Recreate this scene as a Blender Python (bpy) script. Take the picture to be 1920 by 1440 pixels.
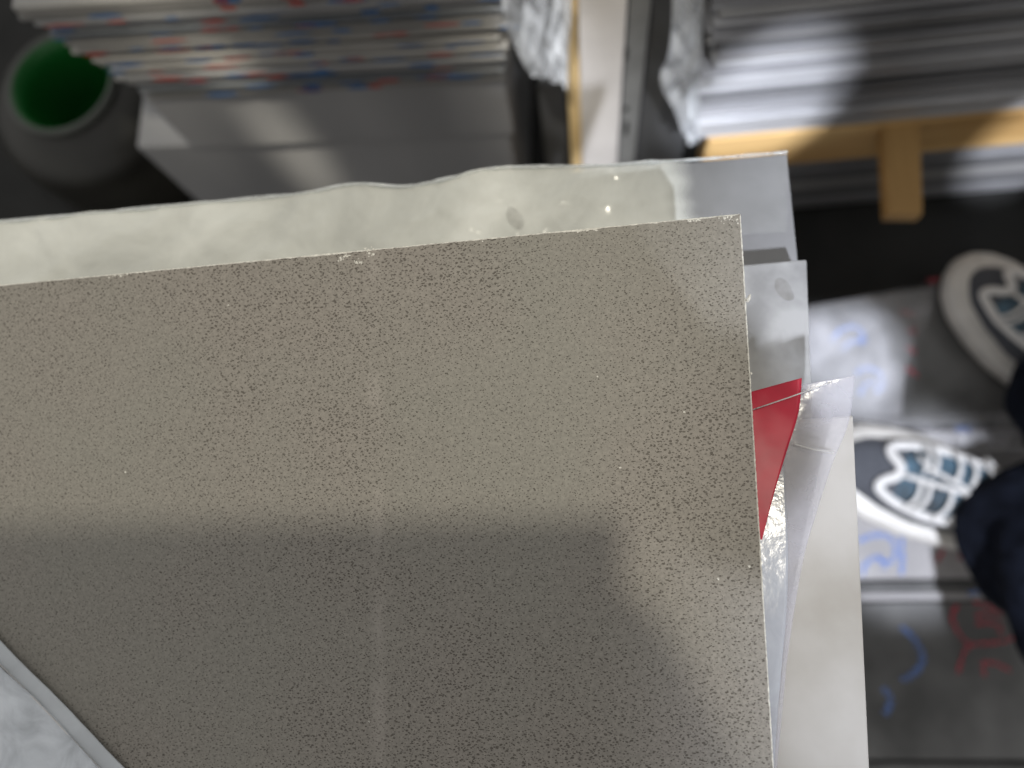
import bpy, bmesh, math, random
from mathutils import Vector, Matrix, noise
random.seed(7)
for o in list(bpy.data.objects): bpy.data.objects.remove(o)
S = bpy.context.scene
COL = S.collection

# ------------------------------------------------------------------ camera
F = 1442.0                                   # focal length in photo pixels (1920 wide)
NAD = (1110.0, 1040.0)                       # where "straight down" meets the picture
CAMZ = 0.85
dn = Vector(((NAD[0]-960)/F, -(NAD[1]-720)/F, -1)).normalized()
zc = -dn                                     # world axes written in camera space
xc = Vector((1, 0.045, 0)); xc = (xc - zc*xc.dot(zc)).normalized()
yc = zc.cross(xc)
R = Matrix((xc, yc, zc))                     # camera -> world
CAM = Vector((0, 0, CAMZ))
cam = bpy.data.cameras.new('Camera'); camo = bpy.data.objects.new('Camera', cam); COL.objects.link(camo)
camo.matrix_world = Matrix.Translation(CAM) @ R.to_4x4()
cam.sensor_fit = 'HORIZONTAL'; cam.sensor_width = 34.6; cam.lens = 34.6*F/1920
cam.clip_start = 0.005; cam.clip_end = 50
cam.dof.use_dof = True; cam.dof.focus_distance = 0.247; cam.dof.aperture_fstop = 5.4
S.camera = camo

def ray(u, v): return R @ Vector(((u-960)/F, -(v-720)/F, -1))
def P(u, v, z):
    r = ray(u, v); return CAM + r*((z-CAMZ)/r.z)
def PY(u, v, y):
    r = ray(u, v); return CAM + r*(y/r.y)
def PD(u, v, d): return CAM + ray(u, v)*d
_a, _b, _c = PD(960, 700, .250), PD(0, 700, .284), PD(960, 1440, .243)
SN = (_b-_a).cross(_c-_a).normalized()
if SN.z < 0: SN = -SN
def PS(u, v, h=0):                            # a point on the top of the near slab
    r = ray(u, v); p = _a + SN*h
    return CAM + r*((p-CAM).dot(SN)/r.dot(SN))

# ------------------------------------------------------------------ world, exposure
w = bpy.data.worlds.new('World'); S.world = w; w.use_nodes = True
w.node_tree.nodes['Background'].inputs[0].default_value = (0.97, 0.96, 0.94, 1)
w.node_tree.nodes['Background'].inputs[1].default_value = 0.29
S.view_settings.view_transform = 'Standard'; S.view_settings.look = 'None'
S.view_settings.exposure = 0.8; S.view_settings.gamma = 1; S.view_settings.use_curve_mapping = False

# ------------------------------------------------------------------ lamps
COOL = (0.86, 0.9, 1.0); WARM = (1.0, 0.93, 0.78)
CDIR = Vector((11, -47, 60)).normalized()     # towards the cool light behind the photographer
def spot(name, target, direction, dist, rad, power, color, blend=.15, size=.04):
    l = bpy.data.lights.new(name, 'SPOT'); o = bpy.data.objects.new(name, l); COL.objects.link(o)
    d = direction.normalized(); o.location = target + d*dist
    o.rotation_euler = d.to_track_quat('Z', 'Y').to_euler()
    l.spot_size = 2*math.atan(rad/dist); l.spot_blend = blend
    l.energy = power; l.color = color; l.shadow_soft_size = size
    return o
PHC = CAM + R @ Vector((.015, .015, .004))    # the phone corner beside its lens
WDIR = (PHC - PS(1165, 965)).normalized()
FZ = -0.06                                    # floor height
_lp = PS(1165, 962) + WDIR*.92; _lt = PS(420, 830)
spot('warm_spot', _lt, _lp-_lt, (_lp-_lt).length, .235, 8.5, WARM, .6, .019)  # overhead warm lamp that throws the phone's shadow
for u_, v_, e_ in ((1590, 420, 150), (1680, 760, 105), (1690, 1130, 92), (1710, 1480, 80)):   # narrow cool spots added in a row to light the pile's right strip
    spot('cool_patch_spot', P(u_, v_, .57), CDIR, 2.6, .088, e_, COOL, .95, .035)
spot('cool_patch_spot', P(1583, 672, 0), Vector((.2,-.2,1)), 2.6, .062, 340, COOL, .2, .02)  # spot added for the bright patch on the floor board
spot('cool_patch_spot', P(1715, 975, .03), Vector((-.05,-.3,1)), 2.6, .115, 230, COOL, .3, .02)  # spot added to light the nearer shoe

# ------------------------------------------------------------------ materials
def mat(name, col, rough=.6, metal=0, noise_amt=.0, nscale=30, bump=0, bscale=200, spec=.5, col2=None, alpha=1, stretch=None):
    m = bpy.data.materials.new(name); m.use_nodes = True; nt = m.node_tree; b = nt.nodes['Principled BSDF']
    b.inputs['Base Color'].default_value = (*col, 1); b.inputs['Roughness'].default_value = rough
    b.inputs['Metallic'].default_value = metal; b.inputs['Specular IOR Level'].default_value = spec
    b.inputs['Alpha'].default_value = alpha
    tc = nt.nodes.new('ShaderNodeTexCoord'); src = tc.outputs['Object']
    if stretch:
        mp = nt.nodes.new('ShaderNodeMapping'); mp.inputs['Scale'].default_value = stretch
        nt.links.new(src, mp.inputs['Vector']); src = mp.outputs['Vector']
    if noise_amt or col2:
        n = nt.nodes.new('ShaderNodeTexNoise'); n.inputs['Scale'].default_value = nscale; n.inputs['Detail'].default_value = 5
        nt.links.new(src, n.inputs['Vector'])
        rp = nt.nodes.new('ShaderNodeValToRGB'); rp.color_ramp.elements[0].position = .35; rp.color_ramp.elements[1].position = .65
        c2 = col2 or tuple(min(1, c*(1+noise_amt)) for c in col); c1 = col if col2 else tuple(c*(1-noise_amt) for c in col)
        rp.color_ramp.elements[0].color = (*c1, 1); rp.color_ramp.elements[1].color = (*c2, 1)
        nt.links.new(n.outputs['Fac'], rp.inputs[0]); nt.links.new(rp.outputs[0], b.inputs['Base Color'])
    if bump:
        n2 = nt.nodes.new('ShaderNodeTexNoise'); n2.inputs['Scale'].default_value = bscale; n2.inputs['Detail'].default_value = 4
        nt.links.new(src, n2.inputs['Vector'])
        bp = nt.nodes.new('ShaderNodeBump'); bp.inputs['Strength'].default_value = bump; bp.inputs['Distance'].default_value = .002
        nt.links.new(n2.outputs['Fac'], bp.inputs['Height']); nt.links.new(bp.outputs[0], b.inputs['Normal'])
    return m

def film_mat(name, col, opacity, rough=.18, streak=0.25, scale=25, fade=False, bump=.08):
    m = bpy.data.materials.new(name); m.use_nodes = True; nt = m.node_tree; b = nt.nodes['Principled BSDF']
    b.inputs['Base Color'].default_value = (*col, 1); b.inputs['Roughness'].default_value = rough
    tc = nt.nodes.new('ShaderNodeTexCoord'); n = nt.nodes.new('ShaderNodeTexNoise')
    n.inputs['Scale'].default_value = scale; n.inputs['Detail'].default_value = 6; n.inputs['Distortion'].default_value = .6
    nt.links.new(tc.outputs['Object'], n.inputs['Vector'])
    mr = nt.nodes.new('ShaderNodeMapRange'); mr.inputs[1].default_value = .3; mr.inputs[2].default_value = .7
    mr.inputs[3].default_value = max(0, opacity-streak); mr.inputs[4].default_value = min(1, opacity+streak)
    nt.links.new(n.outputs['Fac'], mr.inputs[0]); al = mr.outputs[0]
    if fade:
        at = nt.nodes.new('ShaderNodeAttribute'); at.attribute_name = 'warm_reach'
        ml = nt.nodes.new('ShaderNodeMath'); ml.operation = 'MULTIPLY'; nt.links.new(al, ml.inputs[0]); nt.links.new(at.outputs['Fac'], ml.inputs[1]); al = ml.outputs[0]
    nt.links.new(al, b.inputs['Alpha'])
    n2 = nt.nodes.new('ShaderNodeTexNoise'); n2.inputs['Scale'].default_value = scale*8
    nt.links.new(tc.outputs['Object'], n2.inputs['Vector'])
    bp = nt.nodes.new('ShaderNodeBump'); bp.inputs['Strength'].default_value = bump; bp.inputs['Distance'].default_value = .001
    nt.links.new(n2.outputs['Fac'], bp.inputs['Height']); nt.links.new(bp.outputs[0], b.inputs['Normal'])
    return m

def quartz():
    m = bpy.data.materials.new('speckled_quartz'); m.use_nodes = True; nt = m.node_tree; L = nt.links
    b = nt.nodes['Principled BSDF']; b.inputs['Roughness'].default_value = .55; b.inputs['Specular IOR Level'].default_value = .3
    N = nt.nodes.new
    tc = N('ShaderNodeTexCoord')
    wrp = N('ShaderNodeTexNoise'); wrp.inputs['Scale'].default_value = 600; L.new(tc.outputs['Object'], wrp.inputs['Vector'])
    sub = N('ShaderNodeVectorMath'); sub.operation = 'MULTIPLY_ADD'; sub.inputs[1].default_value = (.0005,)*3
    L.new(wrp.outputs['Color'], sub.inputs[0]); L.new(tc.outputs['Object'], sub.inputs[2])
    mp = N('ShaderNodeMapping'); mp.inputs['Rotation'].default_value = (0, 0, -.45); mp.inputs['Scale'].default_value = (.72, 1.25, 1)
    L.new(sub.outputs[0], mp.inputs['Vector'])
    dens = N('ShaderNodeTexNoise'); dens.inputs['Scale'].default_value = 13; dens.inputs['Detail'].default_value = 4
    L.new(tc.outputs['Object'], dens.inputs['Vector'])
    masks = []
    for sc, rmax in ((740, .33), (1150, .34), (520, .21)):
        v = N('ShaderNodeTexVoronoi'); v.inputs['Scale'].default_value = sc; v.voronoi_dimensions = '2D'
        L.new(mp.outputs[0], v.inputs['Vector'])
        sp = N('ShaderNodeSeparateColor'); L.new(v.outputs['Color'], sp.inputs[0])
        pw = N('ShaderNodeMath'); pw.operation = 'POWER'; pw.inputs[1].default_value = 1.5; L.new(sp.outputs[0], pw.inputs[0])
        rd = N('ShaderNodeMath'); rd.operation = 'MULTIPLY'; rd.inputs[1].default_value = rmax; L.new(pw.outputs[0], rd.inputs[0])
        dm = N('ShaderNodeMapRange'); dm.inputs[1].default_value = .38; dm.inputs[2].default_value = .62; dm.inputs[3].default_value = .62; dm.inputs[4].default_value = 1.06
        L.new(dens.outputs['Fac'], dm.inputs[0])
        r2 = N('ShaderNodeMath'); r2.operation = 'MULTIPLY'; L.new(rd.outputs[0], r2.inputs[0]); L.new(dm.outputs[0], r2.inputs[1])
        lo = N('ShaderNodeMath'); lo.operation = 'MULTIPLY'; lo.inputs[1].default_value = .55; L.new(r2.outputs[0], lo.inputs[0])
        mr = N('ShaderNodeMapRange'); mr.interpolation_type = 'SMOOTHSTEP'
        L.new(v.outputs['Distance'], mr.inputs[0]); L.new(lo.outputs[0], mr.inputs[1]); L.new(r2.outputs[0], mr.inputs[2])
        mr.inputs[3].default_value = 1; mr.inputs[4].default_value = 0
        masks.append(mr.outputs[0])
    mx = masks[0]
    for k in masks[1:]:
        q = N('ShaderNodeMath'); q.operation = 'MAXIMUM'; L.new(mx, q.inputs[0]); L.new(k, q.inputs[1]); mx = q.outputs[0]
    # base tone: soft patches of pinker and greener grey with fine grit
    t1 = N('ShaderNodeTexNoise'); t1.inputs['Scale'].default_value = 14; t1.inputs['Detail'].default_value = 3; L.new(tc.outputs['Object'], t1.inputs['Vector'])
    r1 = N('ShaderNodeValToRGB'); r1.color_ramp.elements[0].position = .35; r1.color_ramp.elements[1].position = .65
    r1.color_ramp.elements[0].color = (.262, .248, .215, 1); r1.color_ramp.elements[1].color = (.272, .248, .217, 1)
    L.new(t1.outputs['Fac'], r1.inputs[0])
    t2 = N('ShaderNodeTexNoise'); t2.inputs['Scale'].default_value = 950; t2.inputs['Detail'].default_value = 3; L.new(tc.outputs['Object'], t2.inputs['Vector'])
    g = N('ShaderNodeMapRange'); g.inputs[1].default_value = .3; g.inputs[2].default_value = .7; g.inputs[3].default_value = .86; g.inputs[4].default_value = 1.14
    L.new(t2.outputs['Fac'], g.inputs[0])
    mu = N('ShaderNodeMixRGB'); mu.blend_type = 'MULTIPLY'; mu.inputs[0].default_value = 1; L.new(r1.outputs[0], mu.inputs[1]); L.new(g.outputs[0], mu.inputs[2])
    mix = N('ShaderNodeMixRGB'); mix.inputs[2].default_value = (.075, .064, .05, 1)
    k = N('ShaderNodeMath'); k.operation = 'MULTIPLY'; k.inputs[1].default_value = .8; L.new(mx, k.inputs[0])
    L.new(k.outputs[0], mix.inputs[0]); L.new(mu.outputs[0], mix.inputs[1]); 
    # faint chalky rub line across the slab (attribute painted on the mesh as a coordinate)
    at = N('ShaderNodeAttribute'); at.attribute_name = 'rub'
    sx = N('ShaderNodeSeparateXYZ'); L.new(at.outputs['Vector'], sx.inputs[0])
    ab = N('ShaderNodeMath'); ab.operation = 'ABSOLUTE'; L.new(sx.outputs[0], ab.inputs[0])
    lw = N('ShaderNodeMapRange'); lw.interpolation_type = 'SMOOTHSTEP'; lw.inputs[1].default_value = .0004; lw.inputs[2].default_value = .0042; lw.inputs[3].default_value = 1; lw.inputs[4].default_value = 0
    L.new(ab.outputs[0], lw.inputs[0])
    rn = N('ShaderNodeTexNoise'); rn.inputs['Scale'].default_value = 42; rn.inputs['Detail'].default_value = 6; L.new(tc.outputs['Object'], rn.inputs['Vector'])
    rr = N('ShaderNodeMapRange'); rr.inputs[1].default_value = .42; rr.inputs[2].default_value = .72; L.new(rn.outputs['Fac'], rr.inputs[0])
    rm = N('ShaderNodeMath'); rm.operation = 'MULTIPLY'; L.new(lw.outputs[0], rm.inputs[0]); L.new(rr.outputs[0], rm.inputs[1])
    rm2 = N('ShaderNodeMath'); rm2.operation = 'MULTIPLY'; rm2.inputs[1].default_value = .5; L.new(rm.outputs[0], rm2.inputs[0])
    mix2 = N('ShaderNodeMixRGB'); mix2.inputs[2].default_value = (.44, .40, .36, 1); L.new(rm2.outputs[0], mix2.inputs[0]); L.new(mix.outputs[0], mix2.inputs[1])
    L.new(mix2.outputs[0], b.inputs['Base Color'])
    h = N('ShaderNodeMath'); h.operation = 'MULTIPLY_ADD'; h.inputs[1].default_value = -1; L.new(mx, h.inputs[0]); 
    h2 = N('ShaderNodeMath'); h2.operation = 'MULTIPLY'; h2.inputs[1].default_value = .5; L.new(t2.outputs['Fac'], h2.inputs[0]); L.new(h2.outputs[0], h.inputs[2])
    bp = N('ShaderNodeBump'); bp.inputs['Strength'].default_value = .7; bp.inputs['Distance'].default_value = .0003
    L.new(h.outputs[0], bp.inputs['Height']); L.new(bp.outputs[0], b.inputs['Normal'])
    return m

M = dict(
    quartz=quartz(),
    chalk=mat('chalky_chip', (.72, .70, .63), .8, noise_amt=.2, nscale=900, bump=.3, bscale=1500),
    cream=mat('pale_grey_board', (.24, .24, .245), .3, noise_amt=.3, nscale=14),
    mottled=mat('mottled_stone', (.25, .25, .25), .4, col2=(.40, .40, .40), nscale=60),
    greige=mat('greige_stone', (.33, .305, .265), .3, col2=(.47, .45, .42), nscale=20),
    film=film_mat('clear_film', (.82, .84, .86), .34),
    thin=film_mat('thin_wrap', (.8, .8, .84), .13, streak=.12, scale=18),
    warmfilm=film_mat('warm_lit_film', (.83, .84, .78), .68, rough=.14, streak=.28, scale=20, fade=True),  # loose film; its cream tint stands in for warm light
    rimfilm=film_mat('film_rim', (.84, .88, .92), .62, rough=.2, streak=.12, scale=40, bump=.04),
    flap=film_mat('peeled_film', (.78, .82, .87), .66, rough=.16, streak=.3, scale=75, bump=.1),  # pale colour also stands in for the film's glossy reflection
    gloss=film_mat('film_bead', (.82, .85, .85), .4, rough=.12, streak=.3, scale=90),
    smudge=film_mat('brown_smudge', (.24, .22, .19), .2, rough=.5, streak=.12, scale=150),
    milky=film_mat('milky_film', (.52, .51, .55), .40, rough=.14, streak=.2, scale=50, bump=.07),
    frost=film_mat('frosted_film', (.52, .54, .58), .55, rough=.16, streak=.2, scale=50, bump=.08),
    crumple=film_mat('crumpled_film', (.72, .74, .76), .5, rough=.2, streak=.25, scale=14),
    red=mat('red_print', (.52, .015, .045), .4, noise_amt=.12, nscale=80),
    steel=mat('satin_grey_board', (.34, .34, .345), .4, metal=.1, noise_amt=.12, nscale=8, stretch=(1, 1, .2)),
    wood=mat('pallet_wood', (.38, .22, .075), .65, col2=(.58, .38, .16), nscale=26, stretch=(.15, 1, 1)),
    woody=mat('runner_wood', (.34, .19, .06), .65, col2=(.52, .32, .12), nscale=26, stretch=(1, .15, 1)),
    woodv=mat('batten_wood', (.60, .43, .20), .65, col2=(.72, .55, .30), nscale=18, stretch=(1, 1, .15)),
    post=mat('white_post', (.58, .55, .52), .5, noise_amt=.08, nscale=20),
    angle=mat('grey_steel_angle', (.24, .24, .23), .45, metal=.3, noise_amt=.15, nscale=20),
    dark=mat('dark_panel', (.07, .07, .07), .5, noise_amt=.2, nscale=10),
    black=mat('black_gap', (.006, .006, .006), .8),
    floor=mat('dark_concrete', (.016, .016, .015), .85, noise_amt=.35, nscale=9, bump=.3, bscale=60),
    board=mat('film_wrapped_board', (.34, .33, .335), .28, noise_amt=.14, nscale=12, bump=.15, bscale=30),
    boardshade=mat('shaded_wrapped_board', (.13, .13, .13), .25, noise_amt=.3, nscale=14, bump=.6, bscale=16),  # darker copy of the wrapped board, shade put into its colour
    blue=film_mat('blue_print', (.16, .30, .75), .42, rough=.4, streak=.18, scale=60),
    redp=film_mat('red_film_print', (.62, .05, .09), .52, rough=.4, streak=.2, scale=60),
    redst=film_mat('red_dab', (.55, .08, .06), .7, rough=.4, streak=.2, scale=60),
    bluest=film_mat('blue_dab', (.06, .18, .42), .7, rough=.4, streak=.2, scale=60),
    green=mat('green_plastic', (.008, .12, .02), .4, noise_amt=.1, nscale=20),
    drum=mat('dark_drum', (.022, .021, .017), .45, noise_amt=.3, nscale=12),
    rim=mat('pale_rim', (.085, .09, .08), .5, noise_amt=.1, nscale=30),
    cloth=mat('black_trousers', (.007, .009, .016), .9, noise_amt=.4, nscale=60, bump=.4, bscale=300, spec=.1),
    sole=mat('white_rubber', (.62, .60, .57), .5, noise_amt=.08, nscale=50),
    mesh=mat('dark_shoe_mesh', (.075, .08, .095), .8, noise_amt=.25, nscale=400, bump=.5, bscale=900),
    lace=mat('white_lace', (.72, .71, .70), .75, bump=.5, bscale=900),
    tongue=mat('pale_blue_tongue', (.02, .025, .03), .7, col2=(.09, .17, .24), nscale=30, bump=.4, bscale=700),
    phone=mat('phone_body', (.02, .02, .022), .25),
    skin=mat('skin', (.5, .27, .19), .5, noise_amt=.08, nscale=40),
)
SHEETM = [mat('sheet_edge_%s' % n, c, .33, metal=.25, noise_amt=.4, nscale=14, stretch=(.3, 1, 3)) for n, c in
          (('pale', (.40, .40, .41)), ('mid', (.27, .27, .28)), ('deep', (.16, .16, .165)), ('ash', (.33, .325, .32)), ('black', (.05, .05, .055)))]  # the black tone is for shaded gaps between sheets
PRINTM = [mat('wrapped_edge_%s' % n, c, .35, noise_amt=.25, nscale=14, stretch=(.4, 1, 2)) for n, c in
          (('pale', (.34, .33, .31)), ('mid', (.22, .215, .205)), ('ash', (.28, .28, .28)), ('slate', (.13, .14, .15)))]

# ------------------------------------------------------------------ helpers
def tag(o, label=None, cat=None, group=None, kind=None):
    if label: o['label'] = label
    if cat: o['category'] = cat
    if group: o['group'] = group
    if kind: o['kind'] = kind
    return o
def empty(name, loc):
    o = bpy.data.objects.new(name, None); o.empty_display_size = .02; COL.objects.link(o); o.location = loc; return o
def mk(name, verts, faces, m, parent=None, smooth=False, mats=None, fm=None, base=None):
    """link one mesh object; its origin is the middle of its underside"""
    vs = [Vector(v) for v in verts]
    lo = Vector([min(v[i] for v in vs) for i in range(3)]); hi = Vector([max(v[i] for v in vs) for i in range(3)])
    org = base if base is not None else Vector(((lo.x+hi.x)/2, (lo.y+hi.y)/2, lo.z))
    me = bpy.data.meshes.new(name); me.from_pydata([v-org for v in vs], [], faces)
    for mm in (mats or [m]): me.materials.append(mm)
    if fm:
        for p, i in zip(me.polygons, fm): p.material_index = i
    if smooth:
        for p in me.polygons: p.use_smooth = True
    me.update()
    o = bpy.data.objects.new(name, me); COL.objects.link(o)
    if parent:
        o.parent = parent; o.location = org - world_loc(parent)
    else: o.location = org
    return o
def world_loc(o):
    l = Vector(o.location); p = o.parent
    while p: l += Vector(p.location); p = p.parent
    return l
def bmout(name, bm, m, parent=None, smooth=False):
    bmesh.ops.recalc_face_normals(bm, faces=bm.faces)
    bm.verts.index_update()
    vs = [v.co.copy() for v in bm.verts]; fs = [[v.index for v in f.verts] for f in bm.faces]; bm.free()
    return mk(name, vs, fs, m, parent, smooth)
def prism(name, top, thick, m, parent=None, bevel=.001, down=Vector((0, 0, -1))):
    bm = bmesh.new(); n = len(top)
    a = [bm.verts.new(p) for p in top]; b = [bm.verts.new(Vector(p)+down*thick) for p in top]
    bm.faces.new(a); bm.faces.new(b[::-1])
    for i in range(n): bm.faces.new((a[i], b[i], b[(i+1) % n], a[(i+1) % n]))
    if bevel: bmesh.ops.bevel(bm, geom=list(bm.edges), offset=bevel, segments=2, affect='EDGES', profile=.5)
    return bmout(name, bm, m, parent)
def box(name, x0, x1, y0, y1, z0, z1, m, parent=None, bevel=.001):
    return prism(name, [(x0, y0, z1), (x1, y0, z1), (x1, y1, z1), (x0, y1, z1)], z1-z0, m, parent, bevel)
def tube(name, pts, rad, m, parent=None, seg=8, flat=1.0, closed=False, up=Vector((0, 0, 1))):
    pts = [Vector(p) for p in pts]; n = len(pts); vs = []; fs = []
    for i, p in enumerate(pts):
        a = pts[i-1] if (i or closed) else p; b = pts[(i+1) % n] if (i < n-1 or closed) else p
        t = (b-a).normalized(); s = t.cross(up)
        s = s.normalized() if s.length > 1e-6 else Vector((1, 0, 0)); q = s.cross(t)
        r = rad[i] if isinstance(rad, (list, tuple)) else rad
        for k in range(seg):
            an = 2*math.pi*k/seg; vs.append(p + s*math.cos(an)*r + q*math.sin(an)*r*flat)
    for i in range(n if closed else n-1):
        j = (i+1) % n
        for k in range(seg):
            k2 = (k+1) % seg; fs.append((i*seg+k, i*seg+k2, j*seg+k2, j*seg+k))
    if not closed: fs += [tuple(range(seg))[::-1], tuple((n-1)*seg+k for k in range(seg))]
    return mk(name, vs, fs, m, parent, True)
def resample(pts, n):
    """n points along a smooth curve through pts (tuples of any length)"""
    k = len(pts); out = []
    for i in range(n):
        t = i/(n-1)*(k-1); j = min(int(t), k-2); f = t-j
        p0, p1, p2, p3 = pts[max(j-1, 0)], pts[j], pts[j+1], pts[min(j+2, k-1)]
        out.append(tuple(.5*((2*b)+(-a+c)*f+(2*a-5*b+4*c-d)*f*f+(-a+3*b-3*c+d)*f**3) for a, b, c, d in zip(p0, p1, p2, p3)))
    return out
def ruled(name, left, right, fn, m, parent=None, nu=24, nv=60, amp=.001, freq=40, thick=.0002, seed=0):
    """wrinkled thin sheet between two pixel polylines of (u, v, height)"""
    A, B = resample(left, nv), resample(right, nv); vs = []; fs = []
    for j in range(nv):
        for i in range(nu):
            t = i/(nu-1); u, v, h = (a+(b-a)*t for a, b in zip(A[j], B[j]))
            p = fn(u, v, h)
            q = Vector((p.x*freq+seed, p.y*freq, p.z*freq)); d = (noise.noise(q)+.5*noise.noise(q*2.3)+.25*noise.noise(q*5.1))*amp
            r1 = 1-abs(noise.noise(q*.8+Vector((9, 3, 1))))*3
            vs.append(p+Vector((0, 0, 1))*(d+max(0, r1)*amp*.7))
    for j in range(nv-1):
        for i in range(nu-1):
            a = j*nu+i; fs.append((a, a+1, a+nu+1, a+nu))
    o = mk(name, vs, fs, m, parent, True)
    s = o.modifiers.new('thickness', 'SOLIDIFY'); s.thickness = thick
    return o
def ribbon(name, pix, fn, width, m, parent, n=24):
    """flat printed stroke along pixel points"""
    c = [fn(u, v) for u, v in resample(pix, n)]; vs = []; fs = []
    for i, p in enumerate(c):
        t = (c[min(i+1, n-1)]-c[max(i-1, 0)]).normalized(); s = t.cross(Vector((0, 0, 1))).normalized()
        wv = width*(.75+.35*noise.noise(p*160)); vs += [p-s*wv/2, p+s*wv/2]
    for i in range(n-1): fs.append((2*i, 2*i+1, 2*i+3, 2*i+2))
    return mk(name, vs, fs, m, parent)

ORD = ['lowest', 'second from the bottom', 'third from the bottom', 'fourth from the bottom', 'fifth from the bottom', 'sixth from the bottom', 'seventh from the bottom', 'eighth from the bottom', 'ninth from the bottom', 'tenth from the bottom',
       'eleventh from the bottom', 'twelfth from the bottom', 'thirteenth from the bottom', 'fourteenth from the bottom', 'fifteenth from the bottom', 'sixteenth from the bottom', 'seventeenth from the bottom', 'eighteenth from the bottom', 'nineteenth from the bottom', 'twentieth from the bottom'] + ['twenty %s from the bottom' % k for k in ('first', 'second', 'third', 'fourth', 'fifth', 'sixth', 'seventh', 'eighth', 'ninth')] + ['thirtieth from the bottom', 'thirty first from the bottom', 'thirty second from the bottom']
def turn(objs, pivot, ang):
    rot = Matrix.Rotation(ang, 3, 'Z'); pv = Vector((pivot.x, pivot.y, 0))
    for o in objs: o.location = pv + rot @ (Vector(o.location)-pv); o.rotation_euler.z = ang

# ------------------------------------------------------------------ the floor
tag(mk('floor', [(-4, -4, FZ), (4, -4, FZ), (4, 4, FZ), (-4, 4, FZ)], [(0, 1, 2, 3)], M['floor']), 'dark shadowed concrete floor between the stacks', None, None, 'structure')

# ------------------------------------------------------------------ the near slab
def near_slab():
    root = empty('stone_slab', PS(700, 900, -.016)); tag(root, 'large speckled grey brown stone slab with pale chipped edges, lying on top of the pile', 'stone slab')
    TL, TR, BR, BL = (-260, 560), (1388, 401.5), (1462, 1640), (-260, 1700)
    def line(a, b, n): return [(a[0]+(b[0]-a[0])*i/n, a[1]+(b[1]-a[1])*i/n) for i in range(n)]
    ring = line(TL, TR, 420) + line(TR, BR, 320) + line(BR, BL, 30) + line(BL, TL, 30); n = len(ring)
    c2 = (600, 1000); rnd = random.Random(3)
    inner, outer, low = [], [], []
    ex = (PS(*TR)-PS(*TL)).normalized(); ey = SN.cross(ex)
    for i, (u, v) in enumerate(ring):
        p = PS(u, v); edge_out = ey if i < 420 else (ex if i < 740 else Vector((0, 0, 0)))
        if i in (0, 420, 740): edge_out = Vector((0, 0, 0))
        q = Vector((p.x*300, p.y*300, 2.0)); chip = abs(noise.noise(q))*.00035 + max(0, noise.noise(q*.23)-.25)*.0011 + rnd.random()*.00012
        inner.append(p - edge_out*(.00012+chip*(1.0 if i < 420 else .7)))
        outer.append(p + edge_out*(.00012+rnd.random()*.00012) - SN*(.00025+rnd.random()*.0002))
        low.append(p + edge_out*.0001 - SN*.016)
    vs = inner+outer+low; fs = []; fm = []
    for i in range(n):
        j = (i+1) % n
        fs.append((i, n+i, n+j, j)); fm.append(1); fs.append((n+i, 2*n+i, 2*n+j, n+j)); fm.append(0)
    fs.append(tuple(range(n))); fm.append(0); fs.append(tuple(range(2*n, 3*n))[::-1]); fm.append(0)
    body = mk('slab_body', vs, fs, None, root, mats=[M['quartz'], M['chalk']], fm=fm)
    me = body.data; at = me.attributes.new('rub', 'FLOAT_VECTOR', 'POINT')
    l0, l1 = PS(699, 470), PS(712, 1440); ld = (l1-l0).normalized(); nx = SN.cross(ld)
    for i, p in enumerate(vs): at.data[i].vector = ((p-l0).dot(nx), (p-l0).dot(ld), 0)
    bm = bmesh.new(); bm.from_mesh(me); bmesh.ops.recalc_face_normals(bm, faces=bm.faces)
    bm.to_mesh(me); bm.free()
    def flake(name, u, v, r, parent=root, ang=0, el=1.0):
        c = PS(u, v, .00003); k = 9; t = [c+ex*(math.cos(2*math.pi*i/k+ang)*r*el*rnd.uniform(.5, 1.1))+ey*(math.sin(2*math.pi*i/k+ang)*r*rnd.uniform(.5, 1.1)) for i in range(k)]
        vv = t+[c+SN*r*.18]; return mk(name, vv, [(i, (i+1) % k, k) for i in range(k)], M['chalk'], parent)
    for _ in range(46):                       # chalky bruise near the top edge
        a = rnd.choice(((648, 478, 14, 5), (690, 472, 14, 5), (668, 492, 9, 4), (640, 486, 8, 4)))
        flake('chalk_flake', rnd.gauss(a[0], a[2]*.6), rnd.gauss(a[1], a[3]*.7), rnd.uniform(.00012, .00042), ang=rnd.random()*3, el=rnd.uniform(.8, 2))
    for _ in range(26): flake('chalk_flake', rnd.uniform(1345, 1386), rnd.gauss(411, 5), rnd.uniform(.0001, .00036), ang=rnd.random()*3)
    for u, v, r in ((1283, 772, .0004), (1163, 877, .0004), (1347, 1085, .00045), (692, 1353, .00035), (235, 885, .0004), (905, 452, .0004), (1405, 1062, .0005), (1409, 700, .0004), (428, 572, .0004), (1120, 706, .0003)):
        flake('grit_grain', u, v, r)
    for u0, u1, vv in ((196, 250, 516), (1075, 1120, 425), (1290, 1312, 409)):   # bigger spalls on the top edge
        for _ in range(16):
            u = rnd.uniform(u0, u1); flake('edge_spall', u, 535-u*.0962+rnd.uniform(.5, 5), rnd.uniform(.0001, .00035), el=1.8)
    tube('burr', [PS(1400, 566, 0), PS(1404, 560, .0004), PS(1407, 552, .001)], [.0005, .0006, .0002], M['chalk'], root, 6)
near_slab()

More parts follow.
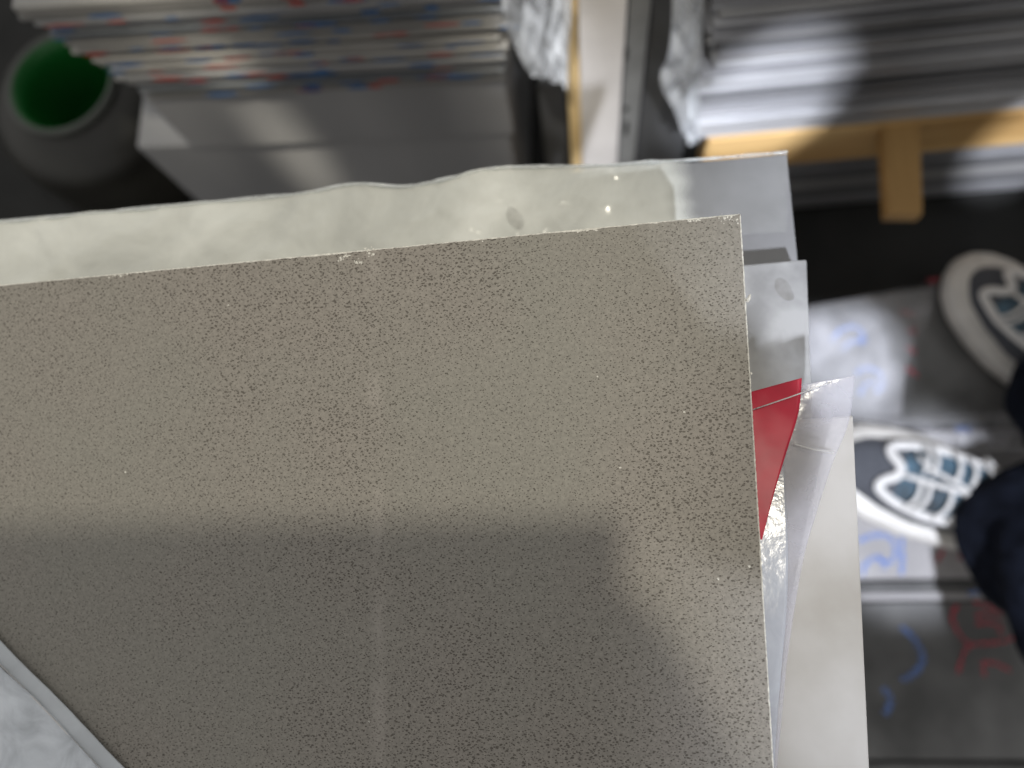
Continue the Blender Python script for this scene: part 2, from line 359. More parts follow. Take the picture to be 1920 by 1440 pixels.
# ------------------------------------------------------------------ pile below it
ZA, ZB, ZC = CAMZ-.300, CAMZ-.285, CAMZ-.267
def stain(name, u, v, a, b, z, m, parent, ang=0):
    c = P(u, v, z); k = 22; vs = []
    for i in range(k):
        t = 2*math.pi*i/k; r = 1+.15*noise.noise(Vector((math.cos(t), math.sin(t), u))); x, y = a*math.cos(t)*r, b*math.sin(t)*r
        vs.append(c+Vector((x*math.cos(ang)-y*math.sin(ang), x*math.sin(ang)+y*math.cos(ang), 0)))
    return mk(name, vs, [tuple(range(k))], m, parent)
def filmed_board():
    root = empty('filmed_board', P(700, 600, ZA-.02)); tag(root, 'long pale grey board under loose film tinted as warm lit, lowest of the pile below the speckled slab', 'board')
    prism('board_panel', [P(-260, 440, ZA), P(1476, 288, ZA), P(1512, 640, ZA), P(-260, 860, ZA)], .013, M['cream'], root, .0008)
    top = [(-260, 432, .003), (0, 414, .003), (180, 398, .002), (400, 377, .0035), (560, 362, .003), (665, 344, .006), (760, 348, .002), (850, 331, .003), (910, 316, .005), (1010, 311, .003), (1130, 309, .005), (1210, 303, .003), (1290, 299, .003), (1380, 292, .003), (1476, 284, .002)]
    bot = [(u, v+150, .001) for u, v, h in top]
    f = ruled('loose_film', top, bot, lambda u, v, h: P(u, v, ZA+h), M['warmfilm'], root, nu=48, nv=320, amp=.0014, freq=48)
    at = f.data.attributes.new('warm_reach', 'FLOAT', 'POINT'); cols = resample(top, 320)
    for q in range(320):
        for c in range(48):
            e = cols[q][0]-c*.5+18*noise.noise(Vector((c*.12, 3, 1))); t = min(1, max(0, (1300-e)/75)); at.data[q*48+c].value = .05+.95*t*t*(3-2*t)  # tint fades out where the warm light ends
    tube('rolled_edge', [P(u, v+1, ZA+h+.0012+.0008*noise.noise(Vector((u*.02, 0, 0)))) for u, v, h in resample(top, 200)], [.0007+.0005*noise.noise(Vector((q*.13, 1, 2))) for q in range(200)], M['gloss'], root, 8)
    stain('smudge', 965, 408, .0032, .0056, ZA+.0045, M['smudge'], root, .5)
    return root
filmed_board()
offcut = empty('stone_offcut', P(1400, 640, ZB-.013)); prism('stone_body', [P(1090, 523, ZB), P(1513, 486, ZB), P(1524, 790, ZB), P(1100, 815, ZB)], .013, M['mottled'], offcut, .0007)
stain('smudge', 1470, 543, .0028, .0050, ZB+.0004, M['smudge'], offcut, .5)
tag(offcut, 'pale mottled stone offcut with a brown thumb smudge, next to the red film', 'stone offcut')
tag(prism('stone_strip', [P(1250, 806, ZC), P(1600, 778, ZC), P(1640, 1640, ZC), P(1270, 1670, ZC)], .016, M['greige'], None, .0007),
    'smooth beige stone piece beside the right edge of the speckled slab', 'stone piece')
# trestle that carries the pile (hidden below it)
tr = empty('trestle', P(700, 640, FZ)); tag(tr, 'low wooden trestle carrying the pile of slabs', 'trestle')
a, b = P(-100, 560, ZA-.013), P(1400, 560, ZA-.013)
zt = ZA-.013
for yy in (a.y-.07, a.y-.02): box('rail', a.x, b.x, yy-.012, yy+.012, zt-.04, zt, M['wood'], tr)
for xx in (a.x+.03, b.x-.05):
    for yy in (a.y-.07, a.y-.02): box('leg', xx-.012, xx+.012, yy-.011, yy+.011, FZ, zt-.04, M['wood'], tr)
pr = P(1330, 1200, ZC-.016)
for px_, py_ in ((1330, 1100), (1500, 1300), (1320, 1500)):
    q = P(px_, py_, ZC-.016); box('prop', q.x-.01, q.x+.01, q.y-.01, q.y+.01, FZ, ZC-.016, M['wood'], tr)

# ------------------------------------------------------------------ film with red print, film corner
def red_film():
    root = empty('printed_film', P(1480, 900, ZC)); tag(root, 'curled clear film with a red printed band poking out from under the speckled slab', 'plastic film')
    fn = lambda u, v, h: P(u, v, ZC+h)
    left = [(1385, 744, .003), (1388, 800, .003), (1392, 900, .002), (1400, 1000, .0018), (1410, 1150, .0016), (1415, 1300, .0015), (1420, 1500, .0015)]
    right = [(1603, 703, .011), (1592, 790, .008), (1560, 870, .005), (1531, 960, .003), (1506, 1050, .002), (1478, 1220, .0018), (1452, 1500, .0016)]
    ruled('clear_film', left, right, fn, M['milky'], root, 40, 120, .0006, 26, .00015)
    ruled('red_band', [(1385, 741, .0052), (1389, 800, .0047), (1396, 880, .004), (1403, 950, .0035), (1418, 1010, .003)],
          [(1503, 709, .0125), (1497, 775, .0095), (1474, 850, .0065), (1450, 930, .0048), (1429, 1012, .0036)], fn, M['red'], root, 16, 60, .0003, 50, .00015, 0)
    ruled('folded_film', [(1440, 880, .0035), (1420, 980, .0028), (1410, 1150, .003), (1415, 1300, .003), (1420, 1500, .003)],
          [(1470, 872, .0042), (1477, 1030, .0036), (1474, 1150, .0036), (1461, 1300, .0036), (1447, 1500, .0036)], fn, M['frost'], root, 14, 70, .0003, 25, .00015, 4)
    tube('crease_highlight', [P(1412, 768, ZC+.0085), P(1480, 745, ZC+.0125), P(1560, 716, ZC+.0125)], .00022, M['lace'], root, 6)  # white thread put in as the highlight along the crease
    tube('crease_highlight', [P(1488, 832, ZC+.009), P(1525, 843, ZC+.008), P(1563, 848, ZC+.0072)], .00025, M['lace'], root, 6)
    return root
red_film()
def corner_film():
    root = empty('film_flap', PS(0, 1400, 0)); tag(root, 'frosted protective film peeled back and folded over the corner of the speckled slab', 'plastic film')
    fn = lambda u, v, h: PS(u, v, h)
    ruled('film_edge', [(-160, 1020, .0012), (0, 1199, .0014), (118, 1318, .0014), (233, 1440, .0014), (330, 1545, .0012)],
          [(-210, 1030, .004), (-40, 1205, .0042), (80, 1325, .0042), (195, 1448, .0042), (290, 1550, .004)], fn, M['rimfilm'], root, 10, 80, .0004, 60)
    ruled('film_sheet', [(-210, 1028, .0046), (-40, 1203, .0048), (80, 1323, .0048), (195, 1446, .0048), (290, 1548, .0046)],
          [(-460, 1260, .006), (-300, 1440, .006), (-180, 1540, .006), (-100, 1600, .006), (0, 1700, .006)], fn, M['flap'], root, 60, 120, .0012, 55, seed=5)
    tube('fold_highlight', [fn(u, v, .0049) for u, v in ((-212, 1029), (-42, 1204), (78, 1324), (193, 1447), (288, 1549))], .0003, M['lace'], root, 6)  # bright line of the fold put in as a white thread
corner_film()

# ------------------------------------------------------------------ wrapped boards on the floor at the right
def fl(z): return lambda u, v: P(u, v, z)
def floor_board(pix, z, m, label, thick=None, name='wrapped_board'):
    root = empty(name, P(pix[0][0], pix[0][1], FZ)); tag(root, label, 'board', 'film wrapped boards on the floor')
    prism('board_panel', [P(u, v, z) for u, v in pix], thick or (z-FZ), m, root, .0012)
    return root
b1 = floor_board([(1250, 612), (2150, 480), (2160, 782), (1270, 818)], 0, M['boardshade'], 'film wrapped board with red dots and a blue swirl, under the shadowed shoe')
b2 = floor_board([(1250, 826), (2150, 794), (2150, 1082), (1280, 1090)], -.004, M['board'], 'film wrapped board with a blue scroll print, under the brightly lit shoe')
e1 = floor_board([(1280, 1097), (2150, 1088), (2150, 1104), (1280, 1112)], -.012, M['boardshade'], 'narrow board edge coloured as shaded beside the blue scroll board', name='board_edge')
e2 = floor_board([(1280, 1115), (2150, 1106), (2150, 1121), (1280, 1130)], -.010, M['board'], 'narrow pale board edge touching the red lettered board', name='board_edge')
b3 = floor_board([(1280, 1134), (2150, 1124), (2150, 1426), (1290, 1424)], -.012, M['boardshade'], 'film wrapped board coloured as shaded, with red lettering and a faint blue swirl')
b4 = floor_board([(1290, 1431), (2150, 1433), (2150, 1700), (1300, 1700)], -.014, M['boardshade'], 'board coloured as shaded, bordering the lower side of the red lettered board')
def prints(root, z, strokes, m, width):
    for s in strokes: ribbon('print_stroke', s, fl(z+.0012), width, m, root)
prints(b1, 0, [[(1560, 640), (1575, 620), (1600, 612), (1618, 625), (1612, 645)], [(1580, 655), (1600, 640), (1625, 640)],
               [(1605, 700), (1625, 690), (1650, 700), (1655, 725), (1640, 735)], [(1612, 740), (1625, 720), (1645, 718)]], M['blue'], .006)
prints(b1, 0, [[(1690, 585), (1705, 588), (1712, 592)], [(1703, 622), (1712, 618), (1716, 628)], [(1740, 527), (1750, 526), (1760, 524)],
               [(1700, 650), (1708, 655), (1716, 662)], [(1885, 517), (1902, 514), (1920, 512)], [(1700, 690), (1715, 700), (1722, 705)]], M['redp'], .006)
prints(b2, -.004, [[(1610, 1015), (1640, 1003), (1668, 1008), (1680, 1030), (1672, 1052), (1652, 1052), (1648, 1040)],
                   [(1618, 1080), (1622, 1060), (1642, 1046), (1660, 1056), (1655, 1068)], [(1690, 1000), (1692, 1040), (1690, 1078)]], M['blue'], .006)
prints(b2, -.004, [[(1776, 1008), (1768, 1030), (1757, 1054)], [(1800, 1015), (1806, 1030), (1812, 1042)], [(1797, 1048), (1806, 1042), (1815, 1036)]], M['redp'], .0055)
prints(b2, -.004, [[(1792, 806), (1805, 804), (1822, 806)]], M['blue'], .012)
prints(e2, -.010, [[(1815, 1113), (1835, 1111), (1855, 1110)]], M['blue'], .006)
prints(b3, -.012, [[(1795, 1133), (1785, 1160), (1800, 1190), (1818, 1208), (1840, 1207), (1875, 1204), (1905, 1195)],
                   [(1818, 1208), (1805, 1230), (1797, 1262)], [(1825, 1130), (1850, 1136), (1870, 1146)], [(1828, 1154), (1850, 1152), (1878, 1151)],
                   [(1830, 1170), (1860, 1168), (1876, 1176), (1872, 1188)], [(1842, 1240), (1845, 1262), (1848, 1268)], [(1846, 1242), (1870, 1245), (1895, 1258)]], M['redp'], .0045)
prints(b3, -.012, [[(1690, 1175), (1715, 1200), (1730, 1235), (1715, 1262), (1690, 1275)], [(1655, 1290), (1670, 1310), (1660, 1340)]], M['blue'], .008)
wr = tag(empty('loose_wrap', P(1600, 660, 0)), 'wrinkled clear wrap lying loose over the board with red dots', 'plastic film')
ruled('wrap_sheet', [(1470, 583, .002), (1480, 650, .004), (1490, 720, .004), (1500, 790, .002)], [(1760, 530, .002), (1740, 600, .005), (1700, 690, .004), (1690, 780, .002)],
      lambda u, v, h: P(u, v, h), M['thin'], wr, 40, 50, .0016, 14, .0002, 3)
wr = tag(empty('loose_wrap', P(1720, 820, 0)), 'crumpled dark wrap between the two shoes', 'plastic film')
ruled('wrap_sheet', [(1500, 792, .002), (1500, 815, .006), (1500, 835, .002)], [(1930, 770, .002), (1930, 800, .008), (1930, 850, .002)],
      lambda u, v, h: P(u, v, h), M['thin'], wr, 70, 24, .004, 24, .0002, 8)

# ------------------------------------------------------------------ right stack on its pallet
YR = P(1695, 402, FZ).y
def zy(u, v, y): return PY(u, v, y).z
xl = PY(1308, 200, YR).x
zbar1 = zy(1620, 234, YR); zbar0 = zy(1620, 293, YR)
def right_stack():
    edges = [234, 225, 216, 207, 199, 190, 183, 177, 171, 164, 158, 152, 144, 137, 127, 118, 109, 101, 91, 80, 71, 62, 54, 47, 41, 34, 28, 22, 13, 4, -4, -12, -30]
    tones = [0, 3, 0, 0, 1, 3, 1, 4, 1, 2, 4, 0, 1, 3, 0, 1, 0, 0, 3, 1, 2, 0, 3, 4, 1, 1, 4, 0, 0, 3, 1, 1]
    where = ['lowest on the pallet', 'next above the lowest', 'third up from the pallet']
    rnd = random.Random(5)
    for i in range(len(edges)-1):
        z0, z1 = zy(1620, edges[i], YR), zy(1620, edges[i+1], YR)
        dark = tones[i] == 4; off = (.006 if dark else rnd.uniform(-.0035, .0035))  # dark strips stand in for the shaded gaps between sheets
        o = box('stacked_sheet', xl+rnd.uniform(-.007, .007), xl+.62, YR+off, YR+.45, z0+.0004, z1-.0004, SHEETM[tones[i]], None, .0012)
        tag(o, '%s, %s of the stack on the wooden pallet' % ('recessed strip painted dark as a shaded gap' if dark else 'grey sheet', ORD[i]), 'sheet', 'sheets stacked on the pallet')
    pal = empty('pallet', PY(1690, 402, YR)); tag(pal, 'yellow wooden pallet carrying the grey sheets', 'pallet')
    xb = PY(1322, 280, YR).x
    bar = box('deck_board', xb, xl+.60, YR-.002, YR+.02, zbar0, zbar1, M['wood'], pal, .0015)
    box('deck_board', xb, xl+.60, YR+.36, YR+.39, zbar0, zbar1, M['wood'], pal, .0015)
    zs = zbar1-.003
    for du in (0, 420):
        a0, a1, c0, c1 = P(1658+du, 300, zs), P(1728+du, 300, zs), P(1664+du, 402, zs), P(1731+du, 402, zs)
        e0, e1 = a0+(a0-c0)*1.5, a1+(a1-c1)*1.5
        prism('runner', [c0, c1, e1, e0], .016, M['woody'], pal, .0015)
        box('block', (a0.x+a1.x)/2-.02, (a0.x+a1.x)/2+.02, YR+.345, YR+.385, FZ, zs-.016, M['wood'], pal, .0015)
    x0 = PY(1488, 300, YR).x
    # dim lower sheets lying under the pallet boards
    zz = FZ; k = 0
    top = zs-.0165
    n = 7; h = (top-(FZ+.028))/n
    box_ = box('dark_space_box', PY(1430, 330, YR+.05).x, xl+.6, YR+.05, YR+.33, FZ, FZ+.028, M['black'], None, .001)  # black box put in for the darkness below the sheets
    tag(box_, 'black box filling the dark space under the dim sheets below the pallet deck', 'spacer')
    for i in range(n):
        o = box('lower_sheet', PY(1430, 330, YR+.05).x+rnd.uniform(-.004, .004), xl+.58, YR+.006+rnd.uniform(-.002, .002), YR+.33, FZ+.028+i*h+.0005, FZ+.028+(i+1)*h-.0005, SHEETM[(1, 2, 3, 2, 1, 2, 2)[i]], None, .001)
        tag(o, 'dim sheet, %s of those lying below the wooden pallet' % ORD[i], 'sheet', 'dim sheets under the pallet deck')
right_stack()
spot('cool_patch_spot', PY(1422, 205, YR), Vector((.1, -.75, .9)), 2.6, .068, 420, COOL, .12, .02)  # spot added for the bright patch on the stack's left end
spot('cool_patch_spot', PY(1925, 285, YR), Vector((-.35, -.7, 1.2)), 2.6, .055, 420, COOL, .12, .02)  # spot added for the second bright patch, far right

# ------------------------------------------------------------------ posts between the stacks
YP = YR+.005
def upright(name, u0, u1, m, label, cat, dy=0, vtop=-60, vref=200, depth=.03):
    y = YP+dy; x0, x1 = PY(u0, vref, y).x, PY(u1, vref, y).x
    return tag(box(name, x0, x1, y, y+depth, FZ, zy((u0+u1)/2, vtop, y), m, None, .0015), label, cat)
upright('wooden_batten', 1066, 1089, M['woodv'], 'thin upright yellow wooden batten beside the white post', 'batten', .004)
upright('white_post', 1089, 1164, M['post'], 'upright off white post between batten and slotted steel upright', 'post', -.004)
st = empty('slotted_upright', PY(1185, 300, YP+.012)); tag(st, 'grey steel upright with a dark slot beside the white post', 'upright')
y = YP+.012; x0, x1 = PY(1166, 200, y).x, PY(1200, 200, y).x
box('upright_face', x0, x1, y, y+.02, FZ, zy(1185, -60, y), M['angle'], st, .001)
for v0, v1, wd in ((228, 252, 9), (200, 208, 9), (90, 112, 9)):
    q0, q1 = PY(1174-wd/2, v1, y-.0005), PY(1174+wd/2, v0, y-.0005)
    box('slot', q0.x, q1.x, y-.0012, y+.001, q0.z, q1.z, M['black'], st, 0)
upright('steel_plate', 1201, 1300, M['dark'], 'dark grey upright steel plate left of the pallet stack', 'plate', .03)
upright('dark_gap_strip', 1012, 1062, M['dark'], 'nearly black strip standing in for the dark gap behind the hanging bag film', 'profile', .05, vtop=120)  # dark strip put in for the unlit gap beside the posts

# ------------------------------------------------------------------ hanging crumpled film
def hanging(name, left, right, y, label, m, amp=.006, freq=60, seed=0, nu=36, nv=60):
    root = empty(name, PY(left[-1][0], left[-1][1], y)); tag(root, label, 'plastic film')
    A, B = resample(left, nv), resample(right, nv); vs = []; fs = []
    for j in range(nv):
        for i in range(nu):
            t = i/(nu-1); u, v = (p+(q-p)*t for p, q in zip(A[j], B[j]))
            p = PY(u, v, y); q = Vector((p.x*freq*2.2+seed, p.z*freq*.45, seed)); 
            d = abs(noise.noise(q))*2+abs(noise.noise(q*2.1))*.9+.5*noise.noise(q*4.3)
            vs.append(p-Vector((0, 1, 0))*d*amp)
    for j in range(nv-1):
        for i in range(nu-1):
            a = j*nu+i; fs.append((a, a+1, a+nu+1, a+nu))
    o = mk('film_sheet', vs, fs, m, root, True); o.modifiers.new('thickness', 'SOLIDIFY').thickness = .0002
hanging('hanging_film', [(935, -60), (945, 20), (965, 80), (985, 118), (996, 138)], [(1072, -60), (1070, 20), (1066, 80), (1064, 125), (1062, 150)], YR-.006,
        'bright crumpled bag film hanging beside the wooden batten', M['crumple'], .007, 22, 1)
hanging('hanging_film', [(1262, -60), (1258, 40), (1248, 95), (1238, 150), (1262, 195), (1290, 262)], [(1318, -60), (1314, 40), (1312, 110), (1310, 170), (1310, 220), (1308, 264)], YR-.008,
        'crumpled clear film hanging over the end of the pallet stack', M['crumple'], .008, 24, 7)

# ------------------------------------------------------------------ left stack over smooth grey packs
YB = P(620, 470, FZ).y; YL = YB-.009
made = []
def left_stack():
    zt2, zm, zm2, zt1 = zy(620, 268, YB), 0, 0, zy(620, 172, YL)
    xa, xb = PY(283, 330, YB).x, PY(972, 330, YB).x
    tag(box('grey_pack', xa, xb, YB+.004, YB+.45, FZ, zt2, M['steel'], None, .003), 'smooth grey pack, the lower one under the printed sheets', 'pack'); made.append(bpy.context.scene.collection.objects[-1])
    xa, xb = PY(290, 220, YB).x, PY(962, 220, YB).x
    tag(box('grey_pack', xa, xb, YB-.002, YB+.45, zt2+.0015, zt1, M['steel'], None, .003), 'smooth grey pack, the upper one carrying the printed sheets', 'pack'); made.append(bpy.context.scene.collection.objects[-1])
    edges = [166, 160, 150, 141, 134, 124, 114, 107, 97, 87, 80, 69, 60, 52, 42, 33, 25, 14, 4, -6, -18, -40]
    rnd = random.Random(11); prev = zt1
    for i in range(len(edges)-1):
        z0, z1 = (prev, zy(620, edges[i+1], YL)); prev = z1
        v = edges[i]; ul = 262-(170-v)*1.55+rnd.uniform(-14, 14)
        x0 = PY(ul, v+10, YL).x; x1 = PY(952+rnd.uniform(-10, 14), v, YL).x; off = rnd.uniform(-.004, .002)
        root = empty('printed_sheet', (x0, YL+off, z0)); made.append(root); tag(root, 'red and blue dabbed sheet, %s of the stack on grey packs' % ORD[i], 'sheet', 'printed sheets on the grey packs')
        box('sheet_body', x0, x1, YL+off, YL+.42, z0+.0005, z1-.0005, PRINTM[(1, 0, 2, 0, 1, 3, 0, 2, 1, 0, 3, 0, 2)[i*5 % 13]], root, .002)
        for _ in range(5):
            cx = x0+(x1-x0)*rnd.random(); wd = rnd.uniform(.012, .036); hh = (z1-z0)*rnd.uniform(.6, .95); cz = z0+(z1-z0)*.5
            isred = rnd.random() < (.6 if cx < x0+(x1-x0)*.45 else .3)
            k = 10; c = Vector((cx, YL+off-.0007, cz)); vs = [c+Vector((math.cos(2*math.pi*j/k)*wd/2*rnd.uniform(.7, 1.1), 0, math.sin(2*math.pi*j/k)*hh/2*rnd.uniform(.7, 1.1))) for j in range(k)]
            mk('print_dab', vs, [tuple(range(k))], M['redst'] if isred else M['bluest'], root)
left_stack()
turn(made, PY(620, 230, YB), -.055)
spot('warm_spot', PY(285, 40, YL), Vector((.4, -.42, 1)), 2.6, .06, 120, WARM, .6, .05)  # spot added for the warm patch on the printed sheets
spot('warm_spot', PY(540, 275, YB), Vector((0, -.27, 1)), 2.6, .034, 330, WARM, .7, .02)  # spot added for the warm band on the grey packs
spot('cool_patch_spot', PY(1035, 85, YR), Vector((-.1, -.35, 1)), 2.6, .03, 260, COOL, .5, .02)  # spot added to brighten the hanging film
spot('warm_spot', PY(1100, 150, YP), Vector((-.1, -.38, 1)), 2.6, .10, 130, WARM, .7, .05)  # spot added to brighten the posts

# ------------------------------------------------------------------ drum with green core
def drum():
    zt = .10; c = P(118, 158, zt); root = empty('drum', Vector((c.x, c.y, FZ))); tag(root, 'dark round drum with an open green plastic mouth, left of the grey packs', 'drum')
    def lathe(name, prof, m, seg=48):
        vs = []; fs = []
        for r, z in prof:
            for k in range(seg): vs.append((c.x+r*math.cos(2*math.pi*k/seg), c.y+r*math.sin(2*math.pi*k/seg), z))
        n = len(prof)
        for i in range(n-1):
            for k in range(seg):
                k2 = (k+1) % seg; fs.append((i*seg+k, i*seg+k2, (i+1)*seg+k2, (i+1)*seg+k))
        return mk(name, vs, fs, m, root, True)
    s = (PD(20, 150, 1)-PD(120, 150, 1)).length; r = s*(PD(118, 158, 1)-CAM).length/(PD(118,158,1)-CAM).length*((CAMZ-zt)/-(ray(118, 158).z))
    lathe('drum_body', [(r*1.05, zt-.004), (r*1.45, zt-.012), (r*1.75, zt-.03), (r*1.8, zt-.05), (r*1.78, zt-.06), (r*1.82, zt-.07), (r*1.8, FZ+.01), (r*1.74, FZ)], M['drum'])
    lathe('rim', [(r*.97, zt+.004), (r*1.0, zt+.007), (r*1.06, zt+.006), (r*1.09, zt+.002), (r*1.05, zt-.004)], M['rim'])
    lathe('green_liner', [(r*.99, zt+.005), (r*.93, zt+.003), (r*.9, zt-.02), (r*.84, zt-.09), (r*.8, zt-.125), (.0005, zt-.126)], M['green'])
drum()

# ------------------------------------------------------------------ the person: shoes and trousers
person = empty('person', P(1850, 900, 0)); tag(person, 'person in black trousers and dark lace up sneakers with white soles', 'person')
TW = [(0, .004), (.015, .018), (.05, .031), (.11, .042), (.2, .049), (.32, .053), (.45, .048), (.6, .039), (.75, .036), (.9, .036), (.97, .027), (1, .008)]
TH = [(0, .034), (.06, .044), (.15, .054), (.25, .062), (.35, .072), (.5, .088), (.62, .1), (.8, .1), (.95, .09), (1, .06)]
def tab(T, t):
    for (a, b), (c, d) in zip(T, T[1:]):
        if t <= c: return b+(d-b)*(t-a)/(c-a)
    return T[-1][1]
def shoe(toe, heelward, label, L=.315, sh=0):
    o = Vector(toe); ax = Vector(heelward)-o; ax.z = 0; ax.normalize(); ay = Vector((0, 0, 1)).cross(ax)
    root = empty('shoe', Vector((0, 0, 0))); root.parent = person; root.location = o-Vector(person.location); root['label'] = label
    def W(x, y, z): return o+ax*x+ay*y+Vector((0, 0, z))
    n = 40; ts = [(1-math.cos(math.pi*i/n))/2 for i in range(n+1)]
    ring = [(t*L, tab(TW, t)) for t in ts]
    out = [(x, w_) for x, w_ in ring]+[(x, -w_) for x, w_ in ring[::-1]]; m_ = len(out)
    cx, cy = L*.45, 0; layers = [(.94, 0), (1.0, .006), (1.03, .014), (1.02, .022), (.97, .029), (.90, .031)]
    vs = []; fs = []
    for s, z in layers:
        for x, yy in out:
            lift = .01*max(0, 1-x/(L*.25))**2
            vs.append(W(cx+(x-cx)*(1+(s-1)*.6), yy*s, z+lift*(.4 if z == 0 else .8)))
    for i in range(len(layers)-1):
        for k in range(m_):
            k2 = (k+1) % m_; fs.append((i*m_+k, i*m_+k2, (i+1)*m_+k2, (i+1)*m_+k))
    fs += [tuple(range(m_))[::-1], tuple((len(layers)-1)*m_+k for k in range(m_))]
    mk('sole', vs, fs, M['sole'], root, True)
    def dome(t, ph, off=0):
        t = max(.0, t)
        x = .014+t*(L-.02); w_ = max(.003, tab(TW, min(1, .02+t*.98))-.013); h = tab(TH, t)-.026
        c, s = math.cos(ph), math.sin(ph)
        return W(x, math.copysign(abs(c)**.8, c)*(w_+off), .026+max(0, s)**.75*(h+off))
    vs = []; fs = []; nt_, np_ = 44, 24
    for i in range(nt_+1):
        for k in range(np_+1): vs.append(dome(i/nt_, math.pi*k/np_))
    for i in range(nt_):
        for k in range(np_): a = i*(np_+1)+k; fs.append((a, a+1, a+np_+2, a+np_+1))
    mk('upper', vs, fs, M['mesh'], root, True)
    vs = []; fs = []; 
    for i in range(15):
        for k in range(9): vs.append(dome(.26-sh+.40*i/14, math.pi/2+(k/8-.5)*1.45, .0018))
    for i in range(14):
        for k in range(8): a = i*9+k; fs.append((a, a+1, a+10, a+9))
    mk('tongue', vs, fs, M['tongue'], root, True)
    loop = [(.62, .80), (.50, .82), (.39, .84), (.29, .80), (.215, .58), (.215, .3), (.255, 0), (.215, -.3), (.215, -.58), (.29, -.80), (.39, -.84), (.50, -.82), (.62, -.80)]
    pts = [dome(t, math.pi/2+p, .003) for t, p in resample([(t-sh, p) for t, p in loop], 60)]
    tube('eyestay', pts, .0048, M['lace'], root, 8, .5)
    tube('centre_seam', [dome(t, math.pi/2+.04, .005) for t in [.26-sh+.36*i/12 for i in range(13)]], .0026, M['lace'], root, 8, .6)
    rnd = random.Random(2)
    for i in range(7):
        t = .285+i*.046-sh
        for sg in (-1, 1):
            t = .285+i*.046-sh+rnd.uniform(-.012, .012)
            tube('lace', [dome(t+.012*math.sin(q*3)+q*.018, math.pi/2+sg*(.80-q*.76), .0045+.003*math.sin(q*math.pi)) for q in [k/8 for k in range(9)]], .0021, M['lace'], root, 8, .7)
    for k in range(5):                     # loose tangle of lace ends
        a0 = dome(.44-sh+.05*k, math.pi/2+rnd.uniform(-.5, .5), .007); an = rnd.uniform(-2.4, 2.4); ln = rnd.uniform(.03, .055)
        tube('loose_lace', [a0+ax*(math.cos(an)*ln*q+.008*math.sin(q*5+k))+ay*(math.sin(an)*ln*q+.006*math.cos(q*4+k))+Vector((0, 0, .005*math.sin(q*3)-.018*q*q)) for q in [h/10 for h in range(11)]], .0021, M['lace'], root, 6)
    for sg in (-1, 1):
        base = dome(.60-sh, math.pi/2+sg*.12, .006)
        tube('bow_loop', [base+ax*(.0)+ay*sg*(.035*math.sin(q*math.pi))+ax*(.03*q-.03*math.sin(q*2*math.pi)*.4)+Vector((0, 0, .006*math.sin(q*math.pi)-.012*q)) for q in [k/16 for k in range(17)]], .0028, M['lace'], root, 8)
        tube('lace_end', [base+ay*sg*.045*q-ax*.035*q*sg+Vector((0, 0, .004*math.sin(q*3)-.03*q)) for q in [k/8 for k in range(9)]], .0026, M['lace'], root, 8)
    return root
shoe(P(1520, 848, 0), P(2030, 1035, 0), 'brightly lit sneaker with white laces over a pale blue tongue', sh=.055)
shoe(P(1772, 508, .004), P(2130, 840, .004), 'shadowed sneaker with a broad pale sole around its toe', sh=.115)

def trousers():
    A1, A2 = P(1940, 985, .08), P(2025, 770, .09)
    K1, K2 = A1+Vector((.03, -.26, .30)), A2+Vector((.10, -.03, .36))
    H = Vector(((K1.x+K2.x)/2+.12, (K1.y+K2.y)/2-.02, .78)); H1, H2 = H+Vector((-.02, -.09, -.03)), H+Vector((-.02, .09, -.03))
    global TOP; TOP = H+Vector((0, 0, .11))
    nodes = [(H, .15), (H1, .12), (K1.lerp(H1, .5), .11), (K1, .085), (A1.lerp(K1, .5), .08), (A1.lerp(K1, .2), .072), (A1, .066), (A1+Vector((0, 0, -.035)), .066),
             (H2, .12), (K2.lerp(H2, .5), .11), (K2, .085), (A2.lerp(K2, .5), .075), (A2.lerp(K2, .2), .066), (A2, .062), (A2+Vector((0, 0, -.035)), .062), (H+Vector((0, 0, .12)), .14)]
    ed = [(0, 1), (1, 2), (2, 3), (3, 4), (4, 5), (5, 6), (6, 7), (0, 8), (8, 9), (9, 10), (10, 11), (11, 12), (12, 13), (13, 14), (0, 15)]
    me = bpy.data.meshes.new('tmp'); me.from_pydata([n[0] for n in nodes], ed, []); t = bpy.data.objects.new('tmp', me); COL.objects.link(t)
    t.modifiers.new('s', 'SKIN'); sub = t.modifiers.new('u', 'SUBSURF'); sub.levels = 3
    for i, n in enumerate(nodes): me.skin_vertices[0].data[i].radius = (n[1], n[1])
    me.skin_vertices[0].data[0].use_root = True
    dg = bpy.context.evaluated_depsgraph_get(); ev = t.evaluated_get(dg).to_mesh()
    vs = []
    for v in ev.vertices:
        q = Vector((v.co.x*14, v.co.y*14, v.co.z*30)); vs.append(v.co+v.normal*(noise.noise(q)*.012+(1-2*abs(noise.noise(q*1.7)))*.006+noise.noise(q*4)*.002))
    fs = [tuple(p.vertices) for p in ev.polygons]
    bpy.data.objects.remove(t)
    mk('trousers', vs, fs, M['cloth'], person, True)
trousers()

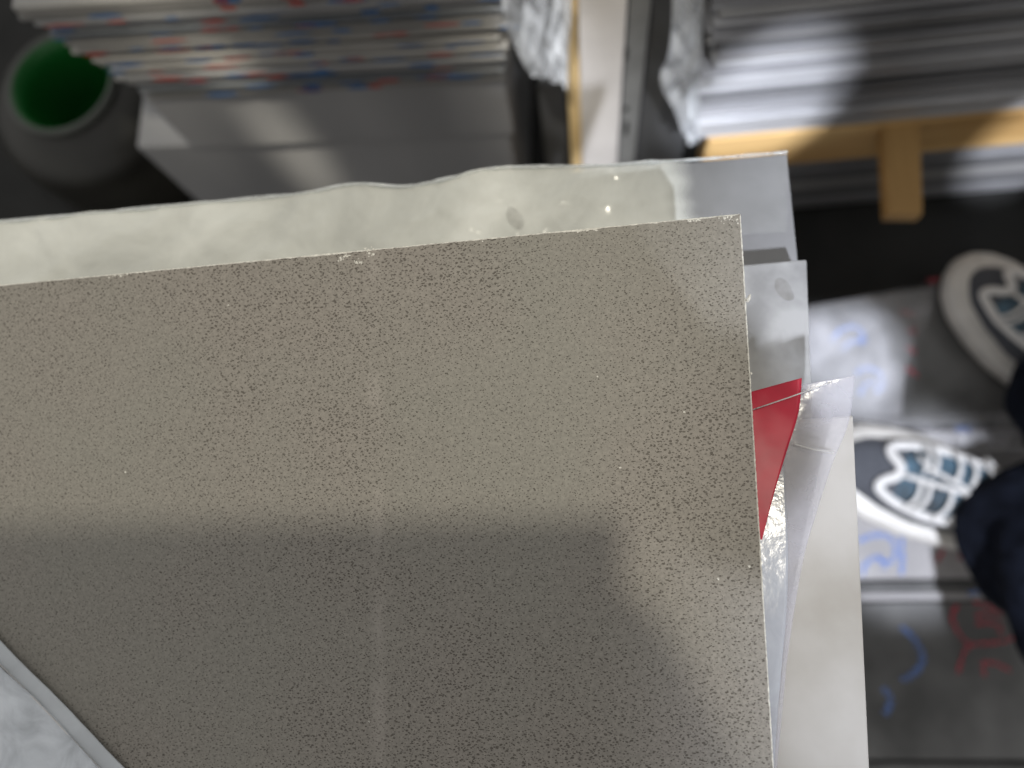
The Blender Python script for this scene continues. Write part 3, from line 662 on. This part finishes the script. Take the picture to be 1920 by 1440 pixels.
# ------------------------------------------------------------------ the phone that takes the picture (just behind the lens), seen only by its shadow
def CS(x, y, z): return CAM + R @ Vector((x, y, z))
def skin(name, nodes, ed, m, parent, lev=2, rough=0):
    me = bpy.data.meshes.new('tmp'); me.from_pydata([n[0] for n in nodes], ed, []); t = bpy.data.objects.new('tmp', me); COL.objects.link(t)
    t.modifiers.new('s', 'SKIN'); sub = t.modifiers.new('u', 'SUBSURF'); sub.levels = lev
    for i, n in enumerate(nodes): me.skin_vertices[0].data[i].radius = (n[1], n[1])
    me.skin_vertices[0].data[0].use_root = True
    ev = t.evaluated_get(bpy.context.evaluated_depsgraph_get()).to_mesh()
    vs = [v.co+v.normal*noise.noise(v.co*25)*rough for v in ev.vertices]; fs = [tuple(p.vertices) for p in ev.polygons]
    bpy.data.objects.remove(t); return mk(name, vs, fs, m, parent, True)
def holding_hand():
    pa = CS(.046, -.072, .028)
    n = [(pa, .024), (CS(.078, -.128, .045), .024), (CS(.098, -.158, .07), .027)]; e = [(0, 1), (1, 2)]
    for bx, by, ln in ((.017, .002, .050), (.025, -.018, .062), (.031, -.037, .066), (.034, -.055, .056)):   # fingers flat against the phone's screen side
        i0 = len(n)
        n += [(CS(bx, by-.012, .024), .011), (CS(bx-ln*.35, by, .0225), .0092), (CS(bx-ln*.7, by+.005, .0215), .0085), (CS(bx-ln, by+.007, .020), .0072)]
        e += [(0, i0), (i0, i0+1), (i0+1, i0+2), (i0+2, i0+3)]
    i0 = len(n); n += [(CS(.036, -.084, .010), .013), (CS(.012, -.078, .001), .0105), (CS(-.016, -.073, -.002), .009)]
    e += [(0, i0), (i0, i0+1), (i0+1, i0+2)]
    skin('hand', n, e, M['skin'], person, 2)
    skin('cuff', [(CS(.091, -.148, .06), .032), (CS(.098, -.158, .07), .035), (CS(.123, -.188, .10), .038)], [(0, 1), (1, 2)], M['cloth'], person, 2, .003)
holding_hand()
def phone():
    root = empty('phone', PHC); tag(root, 'dark phone held flat above the speckled slab', 'phone')
    def C(x, y, z): return CAM + R @ Vector((x, y, z))
    prism('phone_body', [C(-.152, -.064, .004), C(.015, -.064, .004), C(.015, .015, .004), C(-.152, .015, .004)], .008, M['phone'], root, .002, R @ Vector((0, 0, 1)))
phone()
